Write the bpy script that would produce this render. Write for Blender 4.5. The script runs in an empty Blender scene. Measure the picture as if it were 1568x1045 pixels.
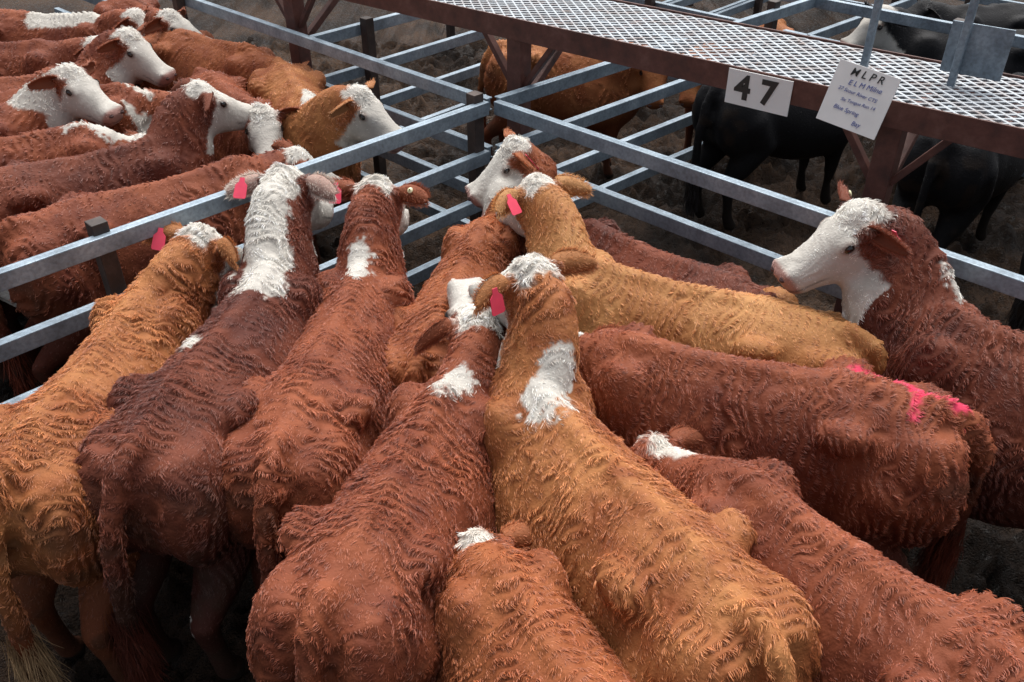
import bpy, math, random
import numpy as np
from mathutils import Vector, Matrix
rng=np.random.default_rng(7)
random.seed(5)
scene=bpy.context.scene
COL=scene.collection

# ------------------------------------------------------------ helpers
def hash3(i,j,k,seed):
    h=(i.astype(np.int64)*374761393 + j.astype(np.int64)*668265263 + k.astype(np.int64)*2147483647 + seed*974711) & 0xffffffff
    h=((h^(h>>13))*1274126177)&0xffffffff
    h=(h^(h>>16))&0xffffffff
    h=(h*2246822519)&0xffffffff
    h=(h^(h>>15))
    return (h&0xffffff)/float(0xffffff)
def vnoise(p,seed=0):
    f=np.floor(p); r=p-f; r=r*r*(3-2*r)
    i,j,k=f[:,0],f[:,1],f[:,2]
    x,y,z=r[:,0],r[:,1],r[:,2]
    def H(a,b,c): return hash3(i+a,j+b,k+c,seed)
    c00=H(0,0,0)*(1-x)+H(1,0,0)*x; c10=H(0,1,0)*(1-x)+H(1,1,0)*x
    c01=H(0,0,1)*(1-x)+H(1,0,1)*x; c11=H(0,1,1)*(1-x)+H(1,1,1)*x
    c0=c00*(1-y)+c10*y; c1=c01*(1-y)+c11*y
    return (c0*(1-z)+c1*z)*2-1
def fbm(p,seed=0,o=3):
    s=0;a=1;t=0
    for q in range(o):
        s=s+a*vnoise(p*(2.03**q),seed+q*17);t+=a;a*=.5
    return s/t
def sm(x,a,b):
    t=np.clip((x-a)/(b-a),0,1); return t*t*(3-2*t)
def nrm(v):
    v=np.asarray(v,float); return v/(np.linalg.norm(v)+1e-9)

def newmat(name):
    m=bpy.data.materials.new(name); m.use_nodes=True
    nt=m.node_tree; b=nt.nodes['Principled BSDF']
    return m,nt,b
def N(nt,t,**kw):
    n=nt.nodes.new(t)
    for k,v in kw.items():
        if k in n.inputs: n.inputs[k].default_value=v
        else: setattr(n,k,v)
    return n
def ramp(nt,src,stops):
    r=nt.nodes.new('ShaderNodeValToRGB'); nt.links.new(src,r.inputs[0])
    e=r.color_ramp.elements
    e[0].position,e[0].color=stops[0][0],(*stops[0][1],1)
    e[1].position,e[1].color=stops[-1][0],(*stops[-1][1],1)
    for p,c in stops[1:-1]:
        q=e.new(p); q.color=(*c,1)
    return r
def simple(name,c,rough=.5,metal=0,bump=0,var=.0,scale=30,spec=.5):
    m,nt,b=newmat(name)
    b.inputs['Roughness'].default_value=rough; b.inputs['Metallic'].default_value=metal
    b.inputs['Specular IOR Level'].default_value=spec
    tc=N(nt,'ShaderNodeTexCoord'); no=N(nt,'ShaderNodeTexNoise',Scale=scale,Detail=6)
    nt.links.new(tc.outputs['Object'],no.inputs['Vector'])
    c=np.array(c)
    r=ramp(nt,no.outputs[0],[(.3,tuple(c*(1-var))),(.7,tuple(np.minimum(c*(1+var),1)))])
    nt.links.new(r.outputs[0],b.inputs['Base Color'])
    if bump:
        bp=N(nt,'ShaderNodeBump',Strength=bump,Distance=.01)
        nt.links.new(no.outputs[0],bp.inputs['Height']); nt.links.new(bp.outputs[0],b.inputs['Normal'])
    return m

def galv():
    m,nt,b=newmat('galvanised_steel')
    tc=N(nt,'ShaderNodeTexCoord')
    n1=N(nt,'ShaderNodeTexNoise',Scale=6,Detail=8,Roughness=.65); n2=N(nt,'ShaderNodeTexNoise',Scale=60,Detail=4)
    n3=N(nt,'ShaderNodeTexVoronoi',Scale=90)
    for n in(n1,n2,n3): nt.links.new(tc.outputs['Object'],n.inputs['Vector'])
    r1=ramp(nt,n1.outputs[0],[(.25,(.14,.18,.22)),(.5,(.25,.32,.385)),(.75,(.38,.46,.53))])
    mx=N(nt,'ShaderNodeMix',data_type='RGBA',blend_type='MULTIPLY'); mx.inputs[0].default_value=.6
    r2=ramp(nt,n2.outputs[0],[(.35,(.6,.58,.55)),(.6,(1,1,1))])
    nt.links.new(r1.outputs[0],mx.inputs[6]); nt.links.new(r2.outputs[0],mx.inputs[7])
    nt.links.new(mx.outputs[2],b.inputs['Base Color'])
    b.inputs['Metallic'].default_value=.3
    rr=N(nt,'ShaderNodeMapRange'); rr.inputs[3].default_value=.35; rr.inputs[4].default_value=.6
    nt.links.new(n3.outputs[0],rr.inputs[0]); nt.links.new(rr.outputs[0],b.inputs['Roughness'])
    bp=N(nt,'ShaderNodeBump',Strength=.15,Distance=.005); nt.links.new(n2.outputs[0],bp.inputs['Height']); nt.links.new(bp.outputs[0],b.inputs['Normal'])
    return m
def rusty(name,a,c,d):
    m,nt,b=newmat(name)
    tc=N(nt,'ShaderNodeTexCoord'); n1=N(nt,'ShaderNodeTexNoise',Scale=9,Detail=9,Roughness=.7)
    nt.links.new(tc.outputs['Object'],n1.inputs['Vector'])
    r=ramp(nt,n1.outputs[0],[(.3,a),(.52,c),(.72,d)]); nt.links.new(r.outputs[0],b.inputs['Base Color'])
    b.inputs['Roughness'].default_value=.6
    bp=N(nt,'ShaderNodeBump',Strength=.3,Distance=.004); nt.links.new(n1.outputs[0],bp.inputs['Height']); nt.links.new(bp.outputs[0],b.inputs['Normal'])
    return m
M_galv=galv()
M_brown=rusty('red_oxide_steel',(.045,.018,.014),(.10,.035,.025),(.15,.07,.055))
M_dark=rusty('dark_steel_post',(.02,.015,.013),(.045,.03,.025),(.09,.06,.05))
M_mesh=rusty('expanded_metal',(.28,.22,.20),(.46,.50,.53),(.58,.63,.67))
M_white=simple('white_board',(.76,.76,.75),.5,var=.05,scale=8)
M_blackp=simple('black_paint',(.02,.02,.02),.5)
M_ink=simple('blue_ink',(.10,.13,.36),.5)
M_eye=simple('eye_gloss',(.008,.005,.004),.08,spec=.8)
M_pink=simple('pink_plastic',(.80,.07,.13),.4,var=.06)
M_btn=simple('button_plastic',(.75,.72,.45),.4)
M_nostril=simple('nostril',(.05,.02,.018),.5)

def attr_mat(name,rough,mul,bump=.0,spec=.3,tips=False):
    m,nt,b=newmat(name)
    at=N(nt,'ShaderNodeAttribute',attribute_name='col')
    mx=N(nt,'ShaderNodeMix',data_type='RGBA',blend_type='MULTIPLY'); mx.inputs[0].default_value=1
    mx.inputs[7].default_value=(mul,mul,mul,1)
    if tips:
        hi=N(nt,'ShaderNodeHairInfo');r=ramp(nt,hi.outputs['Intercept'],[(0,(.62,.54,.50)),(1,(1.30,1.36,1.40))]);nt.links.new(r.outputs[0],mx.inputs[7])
    nt.links.new(at.outputs['Color'],mx.inputs[6]); nt.links.new(mx.outputs[2],b.inputs['Base Color'])
    b.inputs['Roughness'].default_value=rough; b.inputs['Specular IOR Level'].default_value=spec
    if bump:
        tc=N(nt,'ShaderNodeTexCoord'); n=N(nt,'ShaderNodeTexNoise',Scale=90,Detail=5)
        nt.links.new(tc.outputs['Object'],n.inputs['Vector'])
        bp=N(nt,'ShaderNodeBump',Strength=bump,Distance=.006); nt.links.new(n.outputs[0],bp.inputs['Height']); nt.links.new(bp.outputs[0],b.inputs['Normal'])
    return m
M_hide=attr_mat('cattle_hide',.7,.62,.6,.2)
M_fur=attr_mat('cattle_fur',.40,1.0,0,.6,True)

def mesh_obj(name,v,f,mat,parent=None,smooth=False):
    me=bpy.data.meshes.new(name); me.from_pydata([tuple(x) for x in v],[],f); me.update()
    if mat: me.materials.append(mat)
    if smooth: me.shade_smooth()
    o=bpy.data.objects.new(name,me); COL.objects.link(o)
    if parent: par(o,parent)
    return o
def par(o,p):
    o.parent=p; o.matrix_parent_inverse=Matrix.Translation(-Vector(p.location))
def empty(name,loc):
    e=bpy.data.objects.new(name,None); e.location=loc; e.empty_display_size=.2; COL.objects.link(e); return e
def boxmesh(V,F,c,ax,ay,az,hx,hy,hz):
    c=np.array(c,float); i=len(V)
    for sx in(-1,1):
        for sy in(-1,1):
            for sz in(-1,1): V.append(c+ax*hx*sx+ay*hy*sy+az*hz*sz)
    for q in((0,1,3,2),(4,6,7,5),(0,4,5,1),(2,3,7,6),(0,2,6,4),(1,5,7,3)): F.append([i+k for k in q])
Z=np.array([0,0,1.])
def beam(V,F,p0,p1,w,h,up=Z):
    p0=np.array(p0,float);p1=np.array(p1,float)
    d=p1-p0;L=np.linalg.norm(d);d/=L
    s=nrm(np.cross(d,up)); u=np.cross(s,d)
    boxmesh(V,F,(p0+p1)/2,d,s,u,L/2,w/2,h/2)
def beam_obj(name,V,F,mat,parent,bev=.006):
    o=mesh_obj(name,V,F,mat,parent)
    if bev:
        b=o.modifiers.new('bevel','BEVEL'); b.width=bev; b.segments=2; b.limit_method='ANGLE'
    return o

# ------------------------------------------------------------ cattle
def loft(V,F,rings):
    """rings: list of (center,side,up,hw,hh,widen)"""
    n=20;base=len(V)
    for (c,s,u,hw,hh,k) in rings:
        for q in range(n):
            a=2*math.pi*q/n; cx,sz=math.cos(a),math.sin(a)
            x=math.copysign(abs(cx)**.85,cx)*hw*(1-k*sz)
            V.append(np.array(c)+np.array(s)*x+np.array(u)*hh*sz)
    for r in range(len(rings)-1):
        for q in range(n):
            a=base+r*n+q;b=base+r*n+(q+1)%n
            F.append([a,b,b+n,a+n])
    F.append([base+q for q in range(n)][::-1]); F.append([base+(len(rings)-1)*n+q for q in range(n)])
def ellip(V,F,c,ax,ay,az,r):
    base=len(V);n=12;m=8
    for i in range(1,m):
        th=math.pi*i/m
        for j in range(n):
            ph=2*math.pi*j/n
            V.append(np.array(c)+ax*r[0]*math.sin(th)*math.cos(ph)+ay*r[1]*math.sin(th)*math.sin(ph)+az*r[2]*math.cos(th))
    for i in range(m-2):
        for j in range(n):
            a=base+i*n+j;b=base+i*n+(j+1)%n
            F.append([a,b,b+n,a+n])
    F.append([base+j for j in range(n)]); F.append([base+(m-2)*n+j for j in range(n)][::-1])
def tube(V,F,pts,rad):
    pts=[np.array(p,float) for p in pts]
    rings=[]
    for i,p in enumerate(pts):
        t=nrm(pts[min(i+1,len(pts)-1)]-pts[max(i-1,0)])
        ref=np.array([1,0,0.]) if abs(t[0])<.8 else np.array([0,1.,0])
        s=nrm(np.cross(t,ref));u=np.cross(s,t)
        rings.append((p,s,u,rad[i],rad[i],0))
    p0=rings[0];t0=nrm(pts[0]-pts[1]);p1=rings[-1];t1=nrm(pts[-1]-pts[-2])
    rings.insert(0,(pts[0]+t0*rad[0]*.7,p0[1],p0[2],rad[0]*.6,rad[0]*.6,0))
    rings.append((pts[-1]+t1*rad[-1]*.7,p1[1],p1[2],rad[-1]*.6,rad[-1]*.6,0))
    loft(V,F,rings)

def add_curves(name,P,rad,col,parent,mat):
    n,k,_=P.shape
    cu=bpy.data.hair_curves.new(name)
    cu.add_curves([k]*n)
    cu.attributes['position'].data.foreach_set('vector',P.astype(np.float32).ravel())
    ra=cu.attributes.get('radius') or cu.attributes.new('radius','FLOAT','POINT')
    ra.data.foreach_set('value',rad.astype(np.float32).ravel())
    ca=cu.attributes.new('col','FLOAT_COLOR','CURVE')
    c4=np.ones((n,4),np.float32);c4[:,:3]=col
    ca.data.foreach_set('color',c4.ravel())
    cu.materials.append(mat)
    o=bpy.data.objects.new(name,cu);COL.objects.link(o)
    if parent: par(o,parent)
    return o

def make_cow(name,T,W,P,Mz,s=1.,g=1.,c1=(.26,.075,.025),c2=(.42,.15,.05),low=(.12,.03,.015),nh=30000,
             face='white',nape=None,patches=(),p3=(),tagL=False,tagR=False,btnR=False,btnL=False,rip=1.,vox=.02,
             tail=0.,bend=0.,hr=.00095,tailwhite=False,seed=1,pale_ear=False,gold=.15,roll=0.,hsc=1.,hl=1.):
    R=random.Random(seed)
    T=np.array([*T,0.]);Wd=np.array([*W,0.]);P=np.array(P,float);Mz=np.array(Mz,float)
    L=np.linalg.norm(Wd-T);d=(Wd-T)/L;n=np.cross(Z,d)   # n=left
    f=nrm(Mz-P);sd=nrm(np.cross(f,Z));u=np.cross(sd,f)    # sd = right side of head
    if roll:
        sd,u=sd*math.cos(roll)+u*math.sin(roll),u*math.cos(roll)-sd*math.sin(roll)
    hs=s*hsc
    def cen(a): return T+d*L*a+n*bend*math.sin(math.pi*min(max(a,0),1))
    V=[];F=[]
    st=[(-.14,1.02,.78,.11,0),(-.10,1.10,.70,.18,.1),(-.03,1.15,.64,.225,.10),(.06,1.18,.58,.25,.10),(.16,1.195,.56,.262,.08),(.27,1.20,.56,.272,.06),(.4,1.18,.51,.275,.14),
        (.55,1.17,.46,.292,.20),(.7,1.17,.44,.298,.24),(.85,1.185,.43,.285,.28),(.97,1.205,.44,.26,.32),(1.08,1.20,.47,.23,.28),(1.17,1.16,.54,.18,.2),(1.24,1.06,.64,.11,.1)]
    rings=[]
    for a,t,b,hw,k in st:
        c=cen(a)+Z*(t+b)/2*s
        rings.append((c,n,Z,hw*s*g,(t-b)/2*s,k))
    loft(V,F,rings)
    def bp(a,l,z): return cen(a)+n*l*s*g+Z*z*s
    # back bone ridge
    tube(V,F,[bp(.0,0,1.135),bp(.2,0,1.175),bp(.4,0,1.165),bp(.6,0,1.155),bp(.8,0,1.165),bp(1.0,0,1.185)],np.array([.045,.045,.045,.045,.045,.05])*s)
    for sg in(-1,1):
        ellip(V,F,bp(.25,.215*sg,1.095),d,n,Z,np.array([.10,.06,.065])*s)
        ellip(V,F,bp(-.06,.115*sg,1.055),d,n,Z,np.array([.075,.055,.07])*s)
        ellip(V,F,bp(.02,.145*sg,.88),d,n,Z,np.array([.21,.135,.27])*s)
        ellip(V,F,bp(.99,.15*sg,.95),d,n,Z,np.array([.13,.09,.24])*s)
        ellip(V,F,bp(1.12,.13*sg,.84),d,n,Z,np.array([.10,.08,.13])*s)
        o=R.uniform(-.10,.10);
        tube(V,F,[bp(.06,.15*sg,.90),bp(.17+o*.3,.165*sg,.68),bp(.0+o*.5,.15*sg,.50),bp(-.10+o,.14*sg,.40),bp(-.07+o,.14*sg,.22),bp(-.05+o,.14*sg,.09),bp(-.01+o,.14*sg,.035)],np.array([.16,.13,.09,.055,.041,.046,.055])*s)
        o=R.uniform(-.08,.08)
        tube(V,F,[bp(1.03,.14*sg,.80),bp(.98,.15*sg,.60),bp(1.0+o*.5,.14*sg,.36),bp(1.0+o,.13*sg,.20),bp(1.01+o,.13*sg,.09),bp(1.04+o,.13*sg,.035)],np.array([.12,.085,.055,.039,.045,.052])*s)
    ellip(V,F,bp(-.02,0,1.14),d,n,Z,np.array([.13,.045,.06])*s)
    tp=[bp(-.04,0,1.165),bp(-.13,tail*.1,1.12),bp(-.20,tail*.3,.98),bp(-.23,tail*.6,.78),bp(-.23,tail*.8,.58),bp(-.23,tail,.42)]
    tube(V,F,tp,np.array([.045,.044,.040,.036,.037,.042])*s)
    tube(V,F,[tp[-1],bp(-.23,tail*1.02,.30),bp(-.23,tail,.20)],np.array([.044,.050,.028])*s)
    # neck
    A=cen(.95)+Z*.91*s; D=P+f*.04*hs-u*.13*hs
    dd=np.linalg.norm(D-A)
    B=A+d*dd*.38+Z*.03; C=D-nrm(f*np.array([1,1,0])+d*.8+1e-6)*dd*.3
    def bz(t): return (1-t)**3*A+3*(1-t)**2*t*B+3*(1-t)*t*t*C+t**3*D
    rings=[];neckpts=[]
    for i in range(8):
        t=i/7;p=bz(t);tg=nrm(bz(min(t+.02,1))-bz(max(t-.02,0)))
        ns=np.cross(tg,Z)
        if i==7 or np.linalg.norm(ns)<.2: ns=sd
        ns=nrm(ns*(1-t)+sd*t*1.0);nu=nrm(np.cross(ns,tg))
        hw=np.interp(t,[0,.3,.65,1],[.20,.17,.135,.108])*s; hh=np.interp(t,[0,.3,.65,1],[.27,.24,.195,.15])*s
        rings.append((p,ns,nu,hw,hh,.15)); neckpts.append(p+nu*hh)
    loft(V,F,rings)
    # head : short and broad
    hst=[(-.04,.07,.07,-.012),(.0,.10,.10,.0),(.05,.120,.122,.008),(.12,.120,.134,.012),(.18,.108,.130,.004),(.24,.093,.112,-.004),(.30,.085,.094,-.008),(.345,.088,.086,-.006),(.385,.088,.076,-.012),(.415,.062,.054,-.028)]
    rings=[(P+f*x*hs+u*(top-hh)*hs,sd,u,hw*hs,hh*hs,-.06) for x,hw,hh,top in hst]
    loft(V,F,rings)
    ellip(V,F,P+f*.015*hs-u*.004*hs,f,sd,u,np.array([.07,.075,.042])*hs)     # poll
    for sg in(-1,1):
        ellip(V,F,P+f*.125*hs+sd*sg*.100*hs-u*.045*hs,f,sd,u,np.array([.045,.030,.032])*hs)
        ellip(V,F,P+f*.10*hs+sd*sg*.072*hs-u*.155*hs,f,sd,u,np.array([.10,.042,.080])*hs)
        ellip(V,F,P+f*.37*hs+sd*sg*.055*hs-u*.035*hs,f,sd,u,np.array([.04,.036,.036])*hs)
        ellip(V,F,P+f*.015*hs+sd*sg*.108*hs-u*.04*hs,sd,f,u,np.array([.05,.03,.035])*hs)
    me=bpy.data.meshes.new('tmp');me.from_pydata([tuple(x) for x in V],[],F)
    ob=bpy.data.objects.new('tmp',me);COL.objects.link(ob)
    m=ob.modifiers.new('r','REMESH');m.mode='VOXEL';m.voxel_size=vox;m.use_smooth_shade=True
    m=ob.modifiers.new('s','SMOOTH');m.factor=.5;m.iterations=6
    m=ob.modifiers.new('ss','SUBSURF');m.levels=1;m.render_levels=1
    dg=bpy.context.evaluated_depsgraph_get()
    me2=bpy.data.meshes.new_from_object(ob.evaluated_get(dg))
    bpy.data.objects.remove(ob);bpy.data.meshes.remove(me)
    nv=len(me2.vertices);co=np.zeros(nv*3,np.float32);me2.vertices.foreach_get('co',co);co=co.reshape(-1,3).astype(float)
    no=np.zeros(nv*3,np.float32);me2.vertices.foreach_get('normal',no);no=no.reshape(-1,3).astype(float)
    neckpts=np.array(neckpts)
    off=seed*3.7
    def headc(p):
        q=p-P; return q@f,q@sd,q@u
    def inhead(p):
        x,y,z=headc(p); return sm(x/hs,-.05,.03)*(np.abs(y)/hs<.2)*(z/hs>-.3)*(x/hs<.6)*(z/hs<.15)
    def ripple(p):
        q=p-T;al=q@d;lt=q@n
        w=vnoise(p*6+off,3)*1.6+vnoise(p*15+off,4)*.9
        ph=2*np.pi*(al/.037+w+1.6*vnoise(p*2.6+off,8))
        mk=.20+.95*sm(vnoise(p*10+off,5),-.45,.3)
        r=np.sin(ph);r=np.where(r>0,np.abs(r)**.7,-np.abs(r)**1.3)*mk+.40*vnoise(p*45+off,6)+.25*vnoise(p*85+off,7)
        mask=(1-.85*inhead(p))*sm(p[:,2]/s,.45,.7)*(.55+.45*sm(vnoise(p*3+off,9),-.5,.3))
        return r*mask*rip
    def colour(p):
        q=p-T;lt=q@n;al=q@d
        k=np.clip(.42+.75*fbm(p*np.array([4.,4,4])+off,11,3)+.3*vnoise(p*17+off,14)+gold*np.exp(-(lt/.08)**2)*(1+vnoise(p*20+off,15)),0,1)[:,None]
        c=np.array(c1)*(1-k)+np.array(c2)*k
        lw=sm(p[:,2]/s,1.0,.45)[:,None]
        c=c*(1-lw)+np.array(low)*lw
        nz=vnoise(p*22+off,21)*.5+vnoise(p*60+off,22)*.4
        muck=(sm(al/L+.08*nz,.02,-.10)*sm(fbm(p*11+off,61,2),-.05,.35)*.45*sm(p[:,2]/s,1.12,.95))[:,None]
        c=c*(1-muck)+np.array([.06,.038,.024])*muck
        x,y,z=headc(p);x,y,z=x/hs,y/hs,z/hs
        wh=np.zeros(len(p))
        ih=(x>-.25)&(np.abs(y)<.22)&(z>-.35)&(x<.6)&(z<.2)
        if face=='white':
            fr=np.maximum(sm(x+nz*.02,-.015,.01),sm(x+nz*.03,-.085,-.06)*sm(z,-.09,-.06)*sm(np.abs(y),.11,.08))
            cheek=sm(np.abs(y)+nz*.01,.075,.092)*sm(z,.0,-.03)*sm(x+nz*.03,.10,.075)
            wh=np.maximum(wh,fr*(1-cheek)*ih)
        if nape:
            t0,t1,nr=nape
            ts=np.linspace(t0,t1,9);cv=[]
            for tt_ in ts:
                k_=tt_*7;i0=int(min(k_,6));cv.append(neckpts[i0]*(1-(k_-i0))+neckpts[i0+1]*(k_-i0))
            dm=np.full(len(p),9.)
            for a,b in zip(cv[:-1],cv[1:]):
                ab=b-a;t=np.clip(((p-a)@ab)/(ab@ab+1e-9),0,1)
                dm=np.minimum(dm,np.linalg.norm(p-(a+t[:,None]*ab),axis=1))
            wh=np.maximum(wh,sm(dm+nz*.06+.03*vnoise(p*9+off,23),nr+.010,nr-.010))
        for (x0,y0,z0,x1,y1,z1,r) in p3:
            a=np.array([x0,y0,z0]);b=np.array([x1,y1,z1]);ab=b-a
            t=np.clip(((p-a)@ab)/(ab@ab+1e-9),0,1)
            wh=np.maximum(wh,sm(np.linalg.norm(p-(a+t[:,None]*ab),axis=1)+nz*.03,r+.006,r-.006))
        wc=np.array([.78,.74,.67])*(1-.16*sm(fbm(p*13+off,71,2),.0,.5))[:,None]
        c=c*(1-wh[:,None])+wc*wh[:,None]
        for (x0,y0,x1,y1,r,cc) in patches:
            a=np.array([x0,y0]);b=np.array([x1,y1]);ab=b-a
            t=np.clip(((p[:,:2]-a)@ab)/(ab@ab+1e-9),0,1)
            dm=np.linalg.norm(p[:,:2]-(a+t[:,None]*ab),axis=1)
            w=(sm(dm+nz*.028,r+.010,r-.010)*(p[:,2]>.75*s))[:,None]
            c=c*(1-w)+np.array(cc)*w
        if face in('white','top'):
            mz=(sm(x,.36,.385)*ih)[:,None]; c=c*(1-mz)+np.array([.50,.29,.25])*mz
            ey=np.minimum(np.hypot(x-.125,(z+.045)*1.3),9)
            e=(sm(ey,.042,.024)*(np.abs(y)>.06)*ih)[:,None];c=c*(1-e*.6)+np.array([.16,.07,.05])*e*.6
        mo=(np.exp(-((z+.098+.25*(.40-x))/.006)**2)*sm(x,.24,.28)*ih)[:,None];c=c*(1-.6*mo)
        hf=sm(p[:,2],.075*s,.055*s)[:,None];c=c*(1-hf)+np.array([.03,.025,.02])*hf
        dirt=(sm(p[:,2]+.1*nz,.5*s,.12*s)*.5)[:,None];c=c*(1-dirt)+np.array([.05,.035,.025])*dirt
        return c
    co2=co+no*(ripple(co)*.0072)[:,None]
    me2.vertices.foreach_set('co',co2.astype(np.float32).ravel())
    ca=me2.attributes.new('col','FLOAT_COLOR','POINT')
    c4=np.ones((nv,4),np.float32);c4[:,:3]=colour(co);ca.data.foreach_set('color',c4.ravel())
    me2.materials.clear();me2.materials.append(M_hide);me2.update()
    E=empty(name,(float(T[0]+d[0]*L*.5),float(T[1]+d[1]*L*.5),0))
    me2.name='body';bo=bpy.data.objects.new('body',me2);COL.objects.link(bo);par(bo,E)
    # ears
    earinfo=[]
    for sg in(-1,1):
        b0=P+f*.015*hs+sd*sg*.110*hs-u*.035*hs
        e=nrm(sd*sg*1.0-u*(.10+R.uniform(-.12,.2))-f*(.22+R.uniform(-.15,.15)))
        wd_=nrm(np.cross(e,f)); wd_=wd_ if wd_@u>0 else -wd_
        cup=nrm(np.cross(e,wd_)); cup=cup if cup@f>0 else -cup
        tw=R.uniform(.0,.5);wd_,cup=wd_*math.cos(tw)-cup*math.sin(tw),cup*math.cos(tw)+wd_*math.sin(tw)
        EV=[];EF=[]
        nu_,nv_=11,7
        for i in range(nu_):
            t=i/(nu_-1);w=.070*hs*((t+.10)**.42)*(max(1-t,.015)**.50)*1.12
            for j in range(nv_):
                q=-1+2*j/(nv_-1)
                EV.append(b0+e*t*.170*hs+wd_*w*q+cup*(.040*q*q-.018)*hs*(1-.6*t)-u*.035*t*t*hs)
        for i in range(nu_-1):
            for j in range(nv_-1):
                a=i*nv_+j;EF.append([a,a+1,a+nv_+1,a+nv_])
        earinfo.append((b0,e,wd_,cup,np.array(EV)))
        eo=mesh_obj('ear',EV,EF,None,E,True)
        eo.data.materials.append(M_hide)
        ec=np.tile(np.array([*(np.array(c2)*.8+np.array([.02,.012,.01])),1.],np.float32),(len(EV),1))
        if pale_ear: ec[:,:3]=(.55,.36,.30)
        eo.data.attributes.new('col','FLOAT_COLOR','POINT').data.foreach_set('color',ec.ravel())
        so=eo.modifiers.new('sol','SOLIDIFY');so.thickness=.010*hs;so.offset=0
        eo.modifiers.new('sub','SUBSURF').render_levels=1
        ev=[];ef=[];ellip(ev,ef,P+f*.125*hs+sd*sg*.114*hs-u*.047*hs,f,sd,u,np.array([.023,.015,.018])*hs)
        mesh_obj('eye',ev,ef,M_eye,E,True)
        ev=[];ef=[];ellip(ev,ef,P+f*.402*hs+sd*sg*.046*hs-u*.035*hs,nrm(f+u*.5),sd,nrm(u-f*.5),np.array([.014,.016,.011])*hs)
        mesh_obj('nostril',ev,ef,M_nostril,E,True)
        tag=(tagR if sg>0 else tagL);btn=(btnR if sg>0 else btnL)
        if tag:
            c=b0+e*.085*hs-cup*.026*hs
            TV=[];TF=[]
            prof=[(-.010,.012),(.010,.012),(.012,-.006),(.026,-.02),(.028,-.072),(.022,-.078),(-.022,-.078),(-.028,-.072),(-.026,-.02),(-.012,-.006)]
            dn=nrm(u*.5+Z); ax=nrm(np.cross(cup,dn)); dn=nrm(np.cross(ax,cup))
            if dn@Z<0: dn=-dn
            for k in(-.0015,.0015):
                for (a,b) in prof: TV.append(c+ax*a*1.15+dn*b*1.15-cup*(k+.006))
            m_=len(prof);TF=[list(range(m_))[::-1],[m_+i for i in range(m_)]]+[[i,(i+1)%m_,m_+(i+1)%m_,m_+i] for i in range(m_)]
            mesh_obj('ear_tag',TV,TF,M_pink,E)
        if btn:
            bv=[];bf=[];ellip(bv,bf,b0+e*.08*hs-cup*.026*hs,e,wd_,cup,(.015,.015,.006));mesh_obj('button_tag',bv,bf,M_btn,E,True)
    # fur
    me2.calc_loop_triangles();nt_=len(me2.loop_triangles)
    tv=np.zeros(nt_*3,np.int32);me2.loop_triangles.foreach_get('vertices',tv);tv=tv.reshape(-1,3)
    a,b,c=co2[tv[:,0]],co2[tv[:,1]],co2[tv[:,2]]
    cr=np.cross(b-a,c-a);ar=np.linalg.norm(cr,axis=1)*.5
    ctr=(a+b+c)/3
    tn=cr/(ar[:,None]*2+1e-12)
    w=ar*(.28*(ctr[:,2]>.08*s)+.72*sm(ctr[:,2]/s,.3,.75))*(.22+.78*sm(tn[:,2],-.5,.1))
    w=w*(1+1.6*inhead(ctr))
    cum=np.cumsum(w);pick=np.searchsorted(cum,rng.random(nh)*cum[-1]);pick=np.clip(pick,0,nt_-1)
    r1=np.sqrt(rng.random(nh));r2=rng.random(nh)
    bc=np.stack([1-r1,r1*(1-r2),r1*r2],1)[:,:,None]
    tri=tv[pick]
    root=(co2[tri]*bc).sum(1);root0=(co[tri]*bc).sum(1);nn=(no[tri]*bc).sum(1);nn/=np.linalg.norm(nn,axis=1)[:,None]
    hd=inhead(root0)
    col=colour(root0+rng.normal(0,.0060,root0.shape))
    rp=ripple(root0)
    fl=np.tile(-d,(nh,1))*.9+np.array([0,0,-1.])*.8
    fl=fl*(1-hd[:,None])+(f*.6-u*.1)*hd[:,None]
    fl=fl+np.stack([vnoise(root0*7+off,31),vnoise(root0*7+off,32),vnoise(root0*7+off,33)],1)*.45
    fl=fl+np.stack([vnoise(root0*28+off,34),vnoise(root0*28+off,35),vnoise(root0*28+off,36)],1)*.6*(1+1.3*hd[:,None])
    fl=fl-nn*(fl*nn).sum(1)[:,None];fl/=np.linalg.norm(fl,axis=1)[:,None]+1e-9
    xx,yy,zz=headc(root0)
    crown=sm(xx/hs,.14,.07)*hd
    crown=np.maximum(crown,sm(xx/hs,-.10,-.05)*sm(zz/hs,-.12,-.06)*(xx<.05)*(np.abs(yy)<.13*hs)*(zz<.2)*(xx>-.3))
    wmask=sm(col.min(1),.3,.45)
    ln=hl*(.0185+.005*vnoise(root0*12+off,37))*(1+.28*np.clip(rp,-1,1))*(1-.50*hd+.65*crown)*(1-.15*wmask)*(.55+.45*sm(root0[:,2]/s,.3,.8))*rng.uniform(.7,1.2,nh)*math.sqrt(s)
    lift=np.clip(.30+.34*rp+rng.normal(0,.12,nh)+.2*crown,.05,1.1)
    side=np.cross(nn,fl)
    clump=np.stack([vnoise(root0*70+off,41),vnoise(root0*70+off,42),vnoise(root0*70+off,43)],1)
    clump=clump-nn*(clump*nn).sum(1)[:,None]*.6
    K=4;Pts=np.zeros((nh,K,3));tt=np.linspace(0,1,K)
    ph=vnoise(root0*18+off,44)*5
    for i,t in enumerate(tt):
        Pts[:,i]=root-nn*.002+fl*(ln*t*np.cos(lift))[:,None]+nn*(ln*(np.sin(lift)*t-.25*t*t))[:,None]+clump*(.008*hl*t*t*(1+1.2*crown))[:,None]+side*(ln*.24*np.sin(ph+t*4.5)*t)[:,None]
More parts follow.
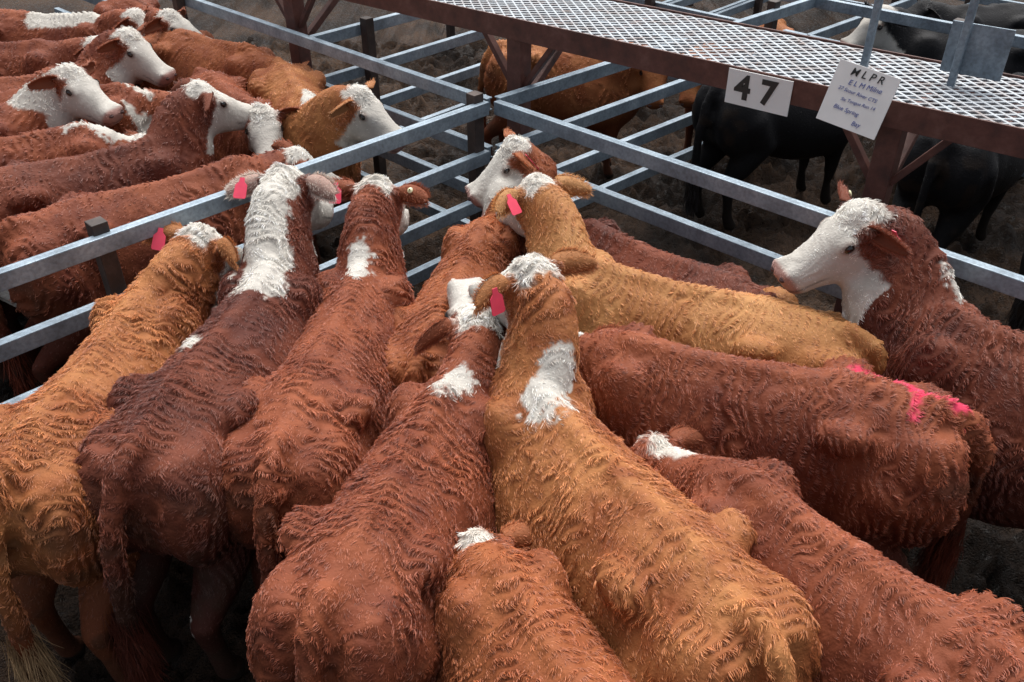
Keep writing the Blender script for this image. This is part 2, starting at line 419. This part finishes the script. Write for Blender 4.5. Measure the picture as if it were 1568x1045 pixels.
    val=(1+.19*rng.normal(0,1,nh)*(1-.5*wmask)+.30*rp*(1-.6*wmask)+.12*vnoise(root0*50+off,45))  # crease shade painted into strand colour: ripple valleys darker, crests lighter
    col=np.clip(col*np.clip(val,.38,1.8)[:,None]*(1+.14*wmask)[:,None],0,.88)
    rad=np.ones((nh,K))*hr*np.array([1,.95,.75,.25]);rad*=rng.uniform(.65,1.3,(nh,1))
    allP=[Pts];allR=[rad];allC=[col]
    ne=max(140,nh//90)
    for (b0,e,wd_,cup,EV) in earinfo:
        G=EV.reshape(11,7,3);uu=rng.random(ne)*9.99;vv=rng.random(ne)*5.99
        edge=rng.random(ne)<.5;vv=np.where(edge,np.where(rng.random(ne)<.5,.02,5.97),vv)
        i0=uu.astype(int);j0=vv.astype(int);fu=(uu-i0)[:,None];fv=(vv-j0)[:,None]
        q=(G[i0,j0]*(1-fu)+G[i0+1,j0]*fu)*(1-fv)+(G[i0,j0+1]*(1-fu)+G[i0+1,j0+1]*fu)*fv
        out=np.sign(vv-3)[:,None]*wd_*(.35+.5*edge[:,None])
        dr=e*.8+out-cup*.35+rng.normal(0,.25,(ne,3))
        l=.017*rng.uniform(.6,1.3,ne)[:,None]*hs
        EP=np.stack([q+dr*l*t-Z*.003*t*t for t in tt],1)
        allP.append(EP);allR.append(np.ones((ne,K))*hr*.9*np.array([1,.9,.7,.2]))
        ecb=np.array(c2)*.95 if not pale_ear else np.array([.70,.57,.49])
        allC.append(np.clip(ecb*rng.uniform(.6,1.5,(ne,1)),0,.85))
    nsw=nh//25
    b_=np.array(tp[-1]);q=b_+np.stack([rng.normal(0,.020,nsw),rng.normal(0,.020,nsw),rng.uniform(-.16,.12,nsw)],1)*s
    dr=np.stack([rng.normal(0,.12,nsw),rng.normal(0,.12,nsw),-np.ones(nsw)],1)
    SP=np.stack([q+dr*.17*t+np.stack([np.sin(q[:,2]*60+t*5),np.cos(q[:,2]*50+t*5),q[:,2]*0],1)*.008*t for t in tt],1);allP.append(SP);allR.append(np.ones((nsw,K))*hr*np.array([1,1,.8,.2]))
    allC.append(np.clip((np.array([.42,.28,.15]) if tailwhite else np.array(low)*1.6)*rng.uniform(.6,1.3,(nsw,1)),0,.85))
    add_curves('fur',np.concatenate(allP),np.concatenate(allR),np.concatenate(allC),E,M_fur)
    return E

ORANGE=dict(c1=(.32,.092,.030),c2=(.58,.240,.085),low=(.22,.060,.022))
OCH=dict(c1=(.27,.068,.024),c2=(.48,.158,.058),low=(.17,.038,.016))
RED=dict(c1=(.185,.042,.020),c2=(.38,.108,.046),low=(.12,.025,.012))
DRED=dict(c1=(.12,.029,.017),c2=(.26,.070,.034),low=(.065,.015,.009))
TAN=dict(c1=(.46,.18,.058),c2=(.68,.34,.13),low=(.32,.10,.03))
BLK=dict(c1=(.010,.010,.012),c2=(.018,.018,.021),low=(.009,.009,.010))
WH=(.74,.70,.63);PINK=(.85,.06,.14)
NB=76000
H='hereford_cow'
near=[
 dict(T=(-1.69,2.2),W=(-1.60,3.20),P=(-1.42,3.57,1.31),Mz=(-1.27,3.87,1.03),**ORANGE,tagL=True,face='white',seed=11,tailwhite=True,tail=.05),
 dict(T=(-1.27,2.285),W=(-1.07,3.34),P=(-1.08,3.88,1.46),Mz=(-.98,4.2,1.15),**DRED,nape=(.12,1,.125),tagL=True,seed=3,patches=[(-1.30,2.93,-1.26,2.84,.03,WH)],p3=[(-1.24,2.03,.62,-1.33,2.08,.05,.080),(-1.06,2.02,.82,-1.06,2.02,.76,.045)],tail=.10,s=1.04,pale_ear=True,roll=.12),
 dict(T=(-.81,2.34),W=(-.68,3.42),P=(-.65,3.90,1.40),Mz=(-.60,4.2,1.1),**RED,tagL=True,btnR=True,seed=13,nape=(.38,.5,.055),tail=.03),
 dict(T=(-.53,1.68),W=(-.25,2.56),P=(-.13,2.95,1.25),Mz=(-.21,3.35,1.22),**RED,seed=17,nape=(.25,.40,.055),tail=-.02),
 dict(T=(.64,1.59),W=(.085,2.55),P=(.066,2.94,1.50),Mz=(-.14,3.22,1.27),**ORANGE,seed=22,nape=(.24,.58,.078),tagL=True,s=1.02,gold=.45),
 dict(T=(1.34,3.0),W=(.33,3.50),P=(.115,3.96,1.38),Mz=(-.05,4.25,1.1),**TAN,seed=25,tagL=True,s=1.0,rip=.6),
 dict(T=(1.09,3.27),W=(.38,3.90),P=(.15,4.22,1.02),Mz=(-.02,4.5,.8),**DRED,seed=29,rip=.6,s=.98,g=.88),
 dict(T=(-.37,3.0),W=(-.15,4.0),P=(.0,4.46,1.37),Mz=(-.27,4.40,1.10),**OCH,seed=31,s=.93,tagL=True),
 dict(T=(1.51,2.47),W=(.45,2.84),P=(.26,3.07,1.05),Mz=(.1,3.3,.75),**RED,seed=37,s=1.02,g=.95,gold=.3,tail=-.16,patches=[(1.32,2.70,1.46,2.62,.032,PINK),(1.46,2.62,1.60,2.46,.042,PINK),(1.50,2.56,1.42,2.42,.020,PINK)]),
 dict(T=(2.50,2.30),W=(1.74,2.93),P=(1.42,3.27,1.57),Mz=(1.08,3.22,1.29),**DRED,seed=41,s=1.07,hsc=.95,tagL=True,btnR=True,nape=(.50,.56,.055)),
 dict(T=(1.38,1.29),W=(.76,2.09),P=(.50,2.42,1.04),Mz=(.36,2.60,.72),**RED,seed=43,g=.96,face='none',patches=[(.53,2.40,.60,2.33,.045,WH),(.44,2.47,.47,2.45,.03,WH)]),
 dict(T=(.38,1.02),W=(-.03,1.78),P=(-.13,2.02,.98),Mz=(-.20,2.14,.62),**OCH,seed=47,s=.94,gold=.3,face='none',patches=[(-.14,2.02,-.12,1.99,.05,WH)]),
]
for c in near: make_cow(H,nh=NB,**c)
left=[
 dict(T=(-2.44,3.95),W=(-1.53,4.62),P=(-1.25,4.85,1.15),Mz=(-1.0,5.0,.9),**RED,seed=51),
 dict(T=(-2.93,4.4),W=(-2.1,4.9),P=(-1.88,5.22,1.42),Mz=(-1.6,5.45,1.2),**DRED,seed=53),
 dict(T=(-3.5,4.75),W=(-2.62,5.13),P=(-2.32,5.3,1.05),Mz=(-2.1,5.5,.8),**RED,seed=57,nape=(.1,1,.07)),
 dict(T=(-4.2,5.2),W=(-3.25,5.42),P=(-2.82,5.59,1.40),Mz=(-2.47,5.43,1.15),**RED,seed=59,patches=[(-3.15,5.5,-2.95,5.5,.06,WH)]),
 dict(T=(-3.95,5.9),W=(-3.1,6.15),P=(-2.73,6.4,1.40),Mz=(-2.46,6.32,1.15),**RED,seed=61),
 dict(T=(-3.45,5.75),W=(-2.65,5.85),P=(-2.25,5.92,1.1),Mz=(-2.0,5.95,.8),**RED,seed=65,patches=[(-2.75,5.95,-2.45,5.85,.03,WH),(-2.55,5.7,-2.3,5.75,.03,WH)]),
 dict(T=(-2.85,7.3),W=(-1.98,6.70),P=(-1.65,6.5,1.1),Mz=(-1.5,6.4,.8),**OCH,seed=67),
 dict(T=(-1.70,6.45),W=(-1.28,5.50),P=(-.92,5.24,1.38),Mz=(-.56,5.10,1.06),**ORANGE,seed=71,patches=[(-1.33,5.75,-1.30,5.55,.07,WH)]),
 dict(T=(-2.3,6.5),W=(-1.78,5.8),P=(-1.57,5.35,1.22),Mz=(-1.48,5.05,.98),**RED,seed=73,s=.93),
 dict(T=(-4.6,7.8),W=(-3.5,7.6),P=(-3.1,7.5,1.25),Mz=(-2.8,7.45,1.0),**RED,seed=77,patches=[(-4.0,7.65,-3.5,7.6,.10,WH)]),
 dict(T=(-4.6,6.8),W=(-3.6,6.85),P=(-3.2,6.9,1.2),Mz=(-2.9,6.9,1.0),**RED,seed=79),
 dict(T=(-3.6,8.4),W=(-3.0,7.7),P=(-2.75,7.3,1.3),Mz=(-2.4,7.2,1.1),**RED,seed=81),
 dict(T=(-3.9,4.2),W=(-3.0,4.0),P=(-2.7,3.9,1.1),Mz=(-2.4,3.85,.8),**RED,seed=83),
]
for c in left: make_cow(H,nh=15000,vox=.025,hr=.0016,**c)
far=[
 dict(T=(-.05,7.15),W=(.85,7.10),P=(1.12,6.90,1.08),Mz=(1.12,6.68,.78),**ORANGE,seed=91,s=.95,face='none'),
 dict(T=(2.3,7.9),W=(1.65,7.35),P=(1.45,7.05,1.02),Mz=(1.40,6.85,.72),**ORANGE,seed=92,s=.92,face='none'),
]
for c in far: make_cow('red_calf',nh=8000,vox=.028,hr=.0020,hl=.8,**c)
blk=[
 dict(T=(1.55,6.15),W=(2.45,6.6),P=(2.8,6.8,1.1),Mz=(3.1,7.0,.8),**BLK,seed=93,face='none'),
 dict(T=(2.75,5.25),W=(3.45,6.0),P=(3.7,6.35,1.1),Mz=(4.0,6.6,.8),**BLK,seed=94,face='none'),
 dict(T=(3.25,4.55),W=(4.1,5.1),P=(4.4,5.4,1.1),Mz=(4.7,5.5,.8),**BLK,seed=95,face='none'),
 dict(T=(4.3,7.1),W=(3.35,7.3),P=(2.98,7.35,1.32),Mz=(2.65,7.25,1.05),**BLK,seed=96,face='white'),
 dict(T=(4.5,8.0),W=(3.9,7.9),P=(3.6,8.0,1.2),Mz=(3.3,8.0,1.05),**BLK,seed=97,face='none'),
]
for c in blk: make_cow('black_cow',nh=7000,vox=.028,hr=.0018,rip=.08,hl=.5,**c)

# ------------------------------------------------------------ fences
J=np.array([-.12,5.17])
def fence(name,a,b,posts,heights=(1.35,1.04,.74,.44),side=.05,rail=(.035,.082)):
    a=np.array([*a,0.]);b=np.array([*b,0.]);d=nrm(b-a);s=np.cross(d,Z)
    E=empty(name,tuple(a))
    for i,h in enumerate(heights):
        V=[];F=[];beam(V,F,a+Z*(h-.04),b+Z*(h-.04),rail[0],rail[1])
        for q in(-1,1):
            beam(V,F,a+Z*(h-.04+q*.036)-s*.026,b+Z*(h-.04+q*.036)-s*.026,.018,.009)
        beam_obj('rail_%d'%(i+1),V,F,M_galv,E,.005)
    V=[];F=[];VB=[];FB=[]
    for t in posts:
        p=a+d*t+s*side
        beam(V,F,p,p+Z*1.40,.075,.075,up=d)
        for h in heights:
            for q in(-1,1): boxmesh(VB,FB,a+d*(t+q*.02)+Z*(h-.04)-s*.021,d,s,Z,.009,.006,.009)
    if posts:
        beam_obj('posts',V,F,M_dark,E,.004); beam_obj('bolts',VB,FB,M_galv,E,0)
    return E
FN='steel_rail_fence'
d1=nrm(np.array([2.09,3.09])-np.array([-2.52,7.48]))
fence(FN,J-d1*6.5,J-d1*.03,[2.9],side=.06)
fence(FN,J+d1*.03,J+d1*6.5,[6.4],side=.06)
d2=nrm(J-np.array([-2.11,3.14]))
fence(FN,J-d2*6.0,J-d2*.04,[.8,3.60,5.91],side=-.055)
fence(FN,J+d2*.05,J+np.array([.735,.678])*7,[3.0,6.9],side=-.055)
a4=np.array([-1.5,6.42]);e4=nrm(np.array([.91,1.0]))
fence(FN,a4+e4*.05,a4+e4*6.5,[.50,3.2],side=.055)
b5=np.array([3.66,6.5])
fence(FN,b5-d1*7,b5+d1*5,[1.0,3.8,6.6,9.4],side=.055)
c6=b5+np.array([2.6,2.6])
fence(FN,c6-d1*9,c6+d1*5,[1.0,3.8,6.6,9.4,12],side=.055)
a7=np.array([.95,9.0]);fence(FN,a7,a7+e4*6,[.5,3],side=.055)

# ------------------------------------------------------------ walkway
A=np.array([-.56,5.875,0]);wd=nrm(np.array([.783,-.622,0]));wn=np.array([.622,.783,0])
WH_=1.75;WW=.74
s0,s1=-2.6,7.5
E=empty('elevated_walkway',tuple(A))
V=[];F=[]
for off_ in(0,WW):
    beam(V,F,A+wd*s0+wn*off_+Z*(WH_-.055),A+wd*s1+wn*off_+Z*(WH_-.055),.012,.13)
    q=1 if off_==0 else -1
    beam(V,F,A+wd*s0+wn*(off_+q*.03)+Z*(WH_-.115),A+wd*s1+wn*(off_+q*.03)+Z*(WH_-.115),.048,.010)
beam_obj('side_channels',V,F,M_brown,E,.003)
V=[];F=[]
posts=[-1.44,.70,3.0,5.2]
for t in np.arange(s0+.3,s1,.72):
    beam(V,F,A+wd*t+wn*.01+Z*(WH_-.045),A+wd*t+wn*(WW-.01)+Z*(WH_-.045),.04,.05)
beam_obj('cross_members',V,F,M_brown,E,.003)
V=[];F=[]
for t in posts:
    p=A+wd*t+wn*.09
    beam(V,F,p,p+Z*(WH_-.12),.11,.11,up=wd)
    for q in(-1,1):
        beam(V,F,p+wd*q*.05+Z*(WH_-.42),p+wd*q*.27+Z*(WH_-.13),.05,.035)
    beam(V,F,p+wn*.05+Z*(WH_-.55),p+wn*(WW-.15)+Z*(WH_-.18),.05,.05)
    beam(V,F,A+wd*t+wn*.07+Z*(WH_-.155),A+wd*t+wn*(WW-.07)+Z*(WH_-.155),.06,.07)
beam_obj('support_posts',V,F,M_brown,E,.004)
V=[];F=[];half=.040;pitch=.036;rows=int(WW/pitch);nseg=int((s1-s0)/half);hwid=.0042;ht=.003
for r in range(rows+1):
    y=.012+r*(WW-.024)/rows
    base=len(V)
    for k in range(nseg+1):
        yy=y+((k+r)%2*2-1)*(pitch/2-.003)
        yy=min(max(yy,.010),WW-.010)
        p=A+wd*(s0+k*half)+Z*(WH_-.008)
        for (o1,o2) in((-hwid,-ht),(hwid,-ht+.003),(hwid,ht+.003),(-hwid,ht)): V.append(p+wn*(yy+o1)+Z*o2)
    for k in range(nseg):
        a=base+k*4
        for q in range(4): F.append([a+q,a+(q+1)%4,a+4+(q+1)%4,a+4+q])
mesh_obj('expanded_metal_deck',V,F,M_mesh,E)
V=[];F=[]
for (x,y) in((1.80,4.50),(2.15,4.26),):
    beam(V,F,(x,y,WH_-.1),(x,y,WH_+1.1),.035,.035,up=wd)
beam(V,F,(1.80,4.50,WH_+1.05),(2.15+.8*2,4.26-.622*2,WH_+1.05),.035,.035)
beam_obj('stanchions',V,F,M_galv,E,.004)
V=[];F=[];pc=np.array([2.20,4.22,WH_+.17]);boxmesh(V,F,pc+wn*.03,wd,wn,Z,.14,.004,.12)
beam_obj('plate',V,F,M_galv,E,.002)

# signs
def text(body,size,loc,rot,mat,parent,bold=.0,name='lettering',shear=0):
    c=bpy.data.curves.new(name,'FONT');c.body=body;c.size=size;c.align_x='CENTER';c.align_y='CENTER';c.offset=bold;c.extrude=.0006;c.shear=shear
    c.materials.append(mat);o=bpy.data.objects.new(name,c);COL.objects.link(o)
    o.matrix_world=Matrix.Translation(loc)@rot; o.parent=parent;o.matrix_parent_inverse=Matrix.Translation(-Vector(parent.location))
    return o
def board(name,center,w,h,roll,tilt,texts,mat):
    c=np.array(center,float)
    Rm=Matrix((wd,Z,-wn)).transposed().to_4x4()
    Rm=Rm@Matrix.Rotation(tilt,4,'X')@Matrix.Rotation(roll,4,'Z')
    E=empty(name,tuple(c))
    V=[];F=[];ax,ay,az=[np.array(Rm.col[i][:3]) for i in range(3)]
    boxmesh(V,F,c,ax,ay,az,w/2,h/2,.0025)
    beam_obj('board',V,F,mat,E,.001)
    for (b,sz,x,y,m,bo,rr) in texts:
        text(b,sz,Vector(c+ax*x+ay*y+az*.0045),Rm@Matrix.Rotation(rr,4,'Z'),m,E,bo,shear=0 if sz>.1 else .25)
    return E
board('pen_number_sign',A+wd*2.33-wn*.014+Z*1.66,.35,.18,0,0,[('4',.17,-.085,-.0,M_blackp,.006,0),('7',.17,.055,.0,M_blackp,.006,0)],M_white)
board('handwritten_notice_sign',A+wd*2.84-wn*.05+Z*1.745,.30,.29,math.radians(-7),math.radians(-14),
  [('M L P R',.050,0,.11,M_blackp,.0004,.02),('E L M Milne',.034,.01,.063,M_ink,0,.04),('27 Scour River CTS',.024,-.01,.022,M_ink,0,-.03),('Six Tongue Run 14',.022,.01,-.018,M_ink,0,.03),('Blue Spring',.028,-.03,-.062,M_ink,0,-.02),('Bay',.030,.04,-.108,M_ink,0,.05)],M_white)

# ------------------------------------------------------------ ground
xs=np.concatenate([-np.geomspace(300,6,24),np.arange(-5.6,5.6,.032),np.geomspace(6,300,24)])
ys=np.concatenate([-np.geomspace(300,1,20),np.arange(-.5,11,.032),np.geomspace(11.5,400,24)])
X,Y=np.meshgrid(xs,ys);P2=np.stack([X.ravel(),Y.ravel(),np.zeros(X.size)],1)
cl=fbm(P2*4,101,3)*.05+np.abs(vnoise(P2*8,105))*.06+np.clip(vnoise(P2*13,107),0,1)*.10+vnoise(P2*27,109)*.030
hoof=sm(vnoise(P2*6.5,111),.35,.5)*-.07
P2[:,2]=(cl+hoof)*np.exp(-np.maximum(0,np.abs(P2[:,0])-20)/20)-.06
nx,ny=len(xs),len(ys)
idx=np.arange(nx*ny).reshape(ny,nx)
faces=np.stack([idx[:-1,:-1],idx[:-1,1:],idx[1:,1:],idx[1:,:-1]],-1).reshape(-1,4)
m,nt,b=newmat('mud')
tc=N(nt,'ShaderNodeTexCoord');n1=N(nt,'ShaderNodeTexNoise',Scale=1.1,Detail=6);n2=N(nt,'ShaderNodeTexNoise',Scale=26,Detail=8,Roughness=.7);n3=N(nt,'ShaderNodeTexNoise',Scale=110,Detail=4)
for n in(n1,n2,n3): nt.links.new(tc.outputs['Object'],n.inputs['Vector'])
r1=ramp(nt,n1.outputs[0],[(.38,(.016,.010,.007)),(.62,(.075,.045,.028))])
r2=ramp(nt,n2.outputs[0],[(.3,(.30,.28,.27)),(.7,(1.5,1.45,1.4))])
mx=N(nt,'ShaderNodeMix',data_type='RGBA',blend_type='MULTIPLY');mx.inputs[0].default_value=1
nt.links.new(r1.outputs[0],mx.inputs[6]);nt.links.new(r2.outputs[0],mx.inputs[7]);nt.links.new(mx.outputs[2],b.inputs['Base Color'])
r3=ramp(nt,n2.outputs[0],[(.40,(.16,)*3),(.52,(.85,)*3)]);nt.links.new(r3.outputs[0],b.inputs['Roughness'])
b.inputs['Specular IOR Level'].default_value=.22
ad=N(nt,'ShaderNodeMath',operation='ADD');nt.links.new(n2.outputs[0],ad.inputs[0]);nt.links.new(n3.outputs[0],ad.inputs[1])
bp_=N(nt,'ShaderNodeBump',Strength=1.0,Distance=.03);nt.links.new(ad.outputs[0],bp_.inputs['Height']);nt.links.new(bp_.outputs[0],b.inputs['Normal'])
g=mesh_obj('muddy_ground',P2,faces.tolist(),m,None,True)

# ------------------------------------------------------------ light, camera
w=bpy.data.worlds.new('World');scene.world=w;w.use_nodes=True
nt=w.node_tree;bg=nt.nodes['Background'];sky=nt.nodes.new('ShaderNodeTexSky');sky.sky_type='NISHITA'
sky.sun_disc=False;sky.air_density=1.0;sky.dust_density=4.0;sky.ozone_density=1.0
hsv=nt.nodes.new('ShaderNodeHueSaturation');hsv.inputs['Saturation'].default_value=.4
nt.links.new(sky.outputs[0],hsv.inputs['Color']);nt.links.new(hsv.outputs[0],bg.inputs[0]);bg.inputs[1].default_value=.15
sl=bpy.data.lights.new('sun','SUN');sl.energy=4.8;sl.angle=math.radians(65);sl.color=(1,.97,.93)
so=bpy.data.objects.new('sun',sl);COL.objects.link(so)
el,az=math.radians(64),math.radians(10)
sky.sun_elevation=el;sky.sun_rotation=az
dv=Vector((math.sin(az)*math.cos(el),math.cos(az)*math.cos(el),math.sin(el)))
so.rotation_euler=dv.to_track_quat('Z','Y').to_euler();so.location=(0,0,10)
cam=bpy.data.cameras.new('camera');cam.lens=31.0;cam.sensor_width=36;cam.clip_end=1000;cam.clip_start=.05
co_=bpy.data.objects.new('camera',cam);COL.objects.link(co_);co_.location=(0,0,3.2);co_.rotation_euler=(math.radians(55),0,0)
scene.camera=co_
scene.view_settings.view_transform='Standard';scene.view_settings.look='None';scene.view_settings.exposure=0
print('done',len(bpy.data.objects))
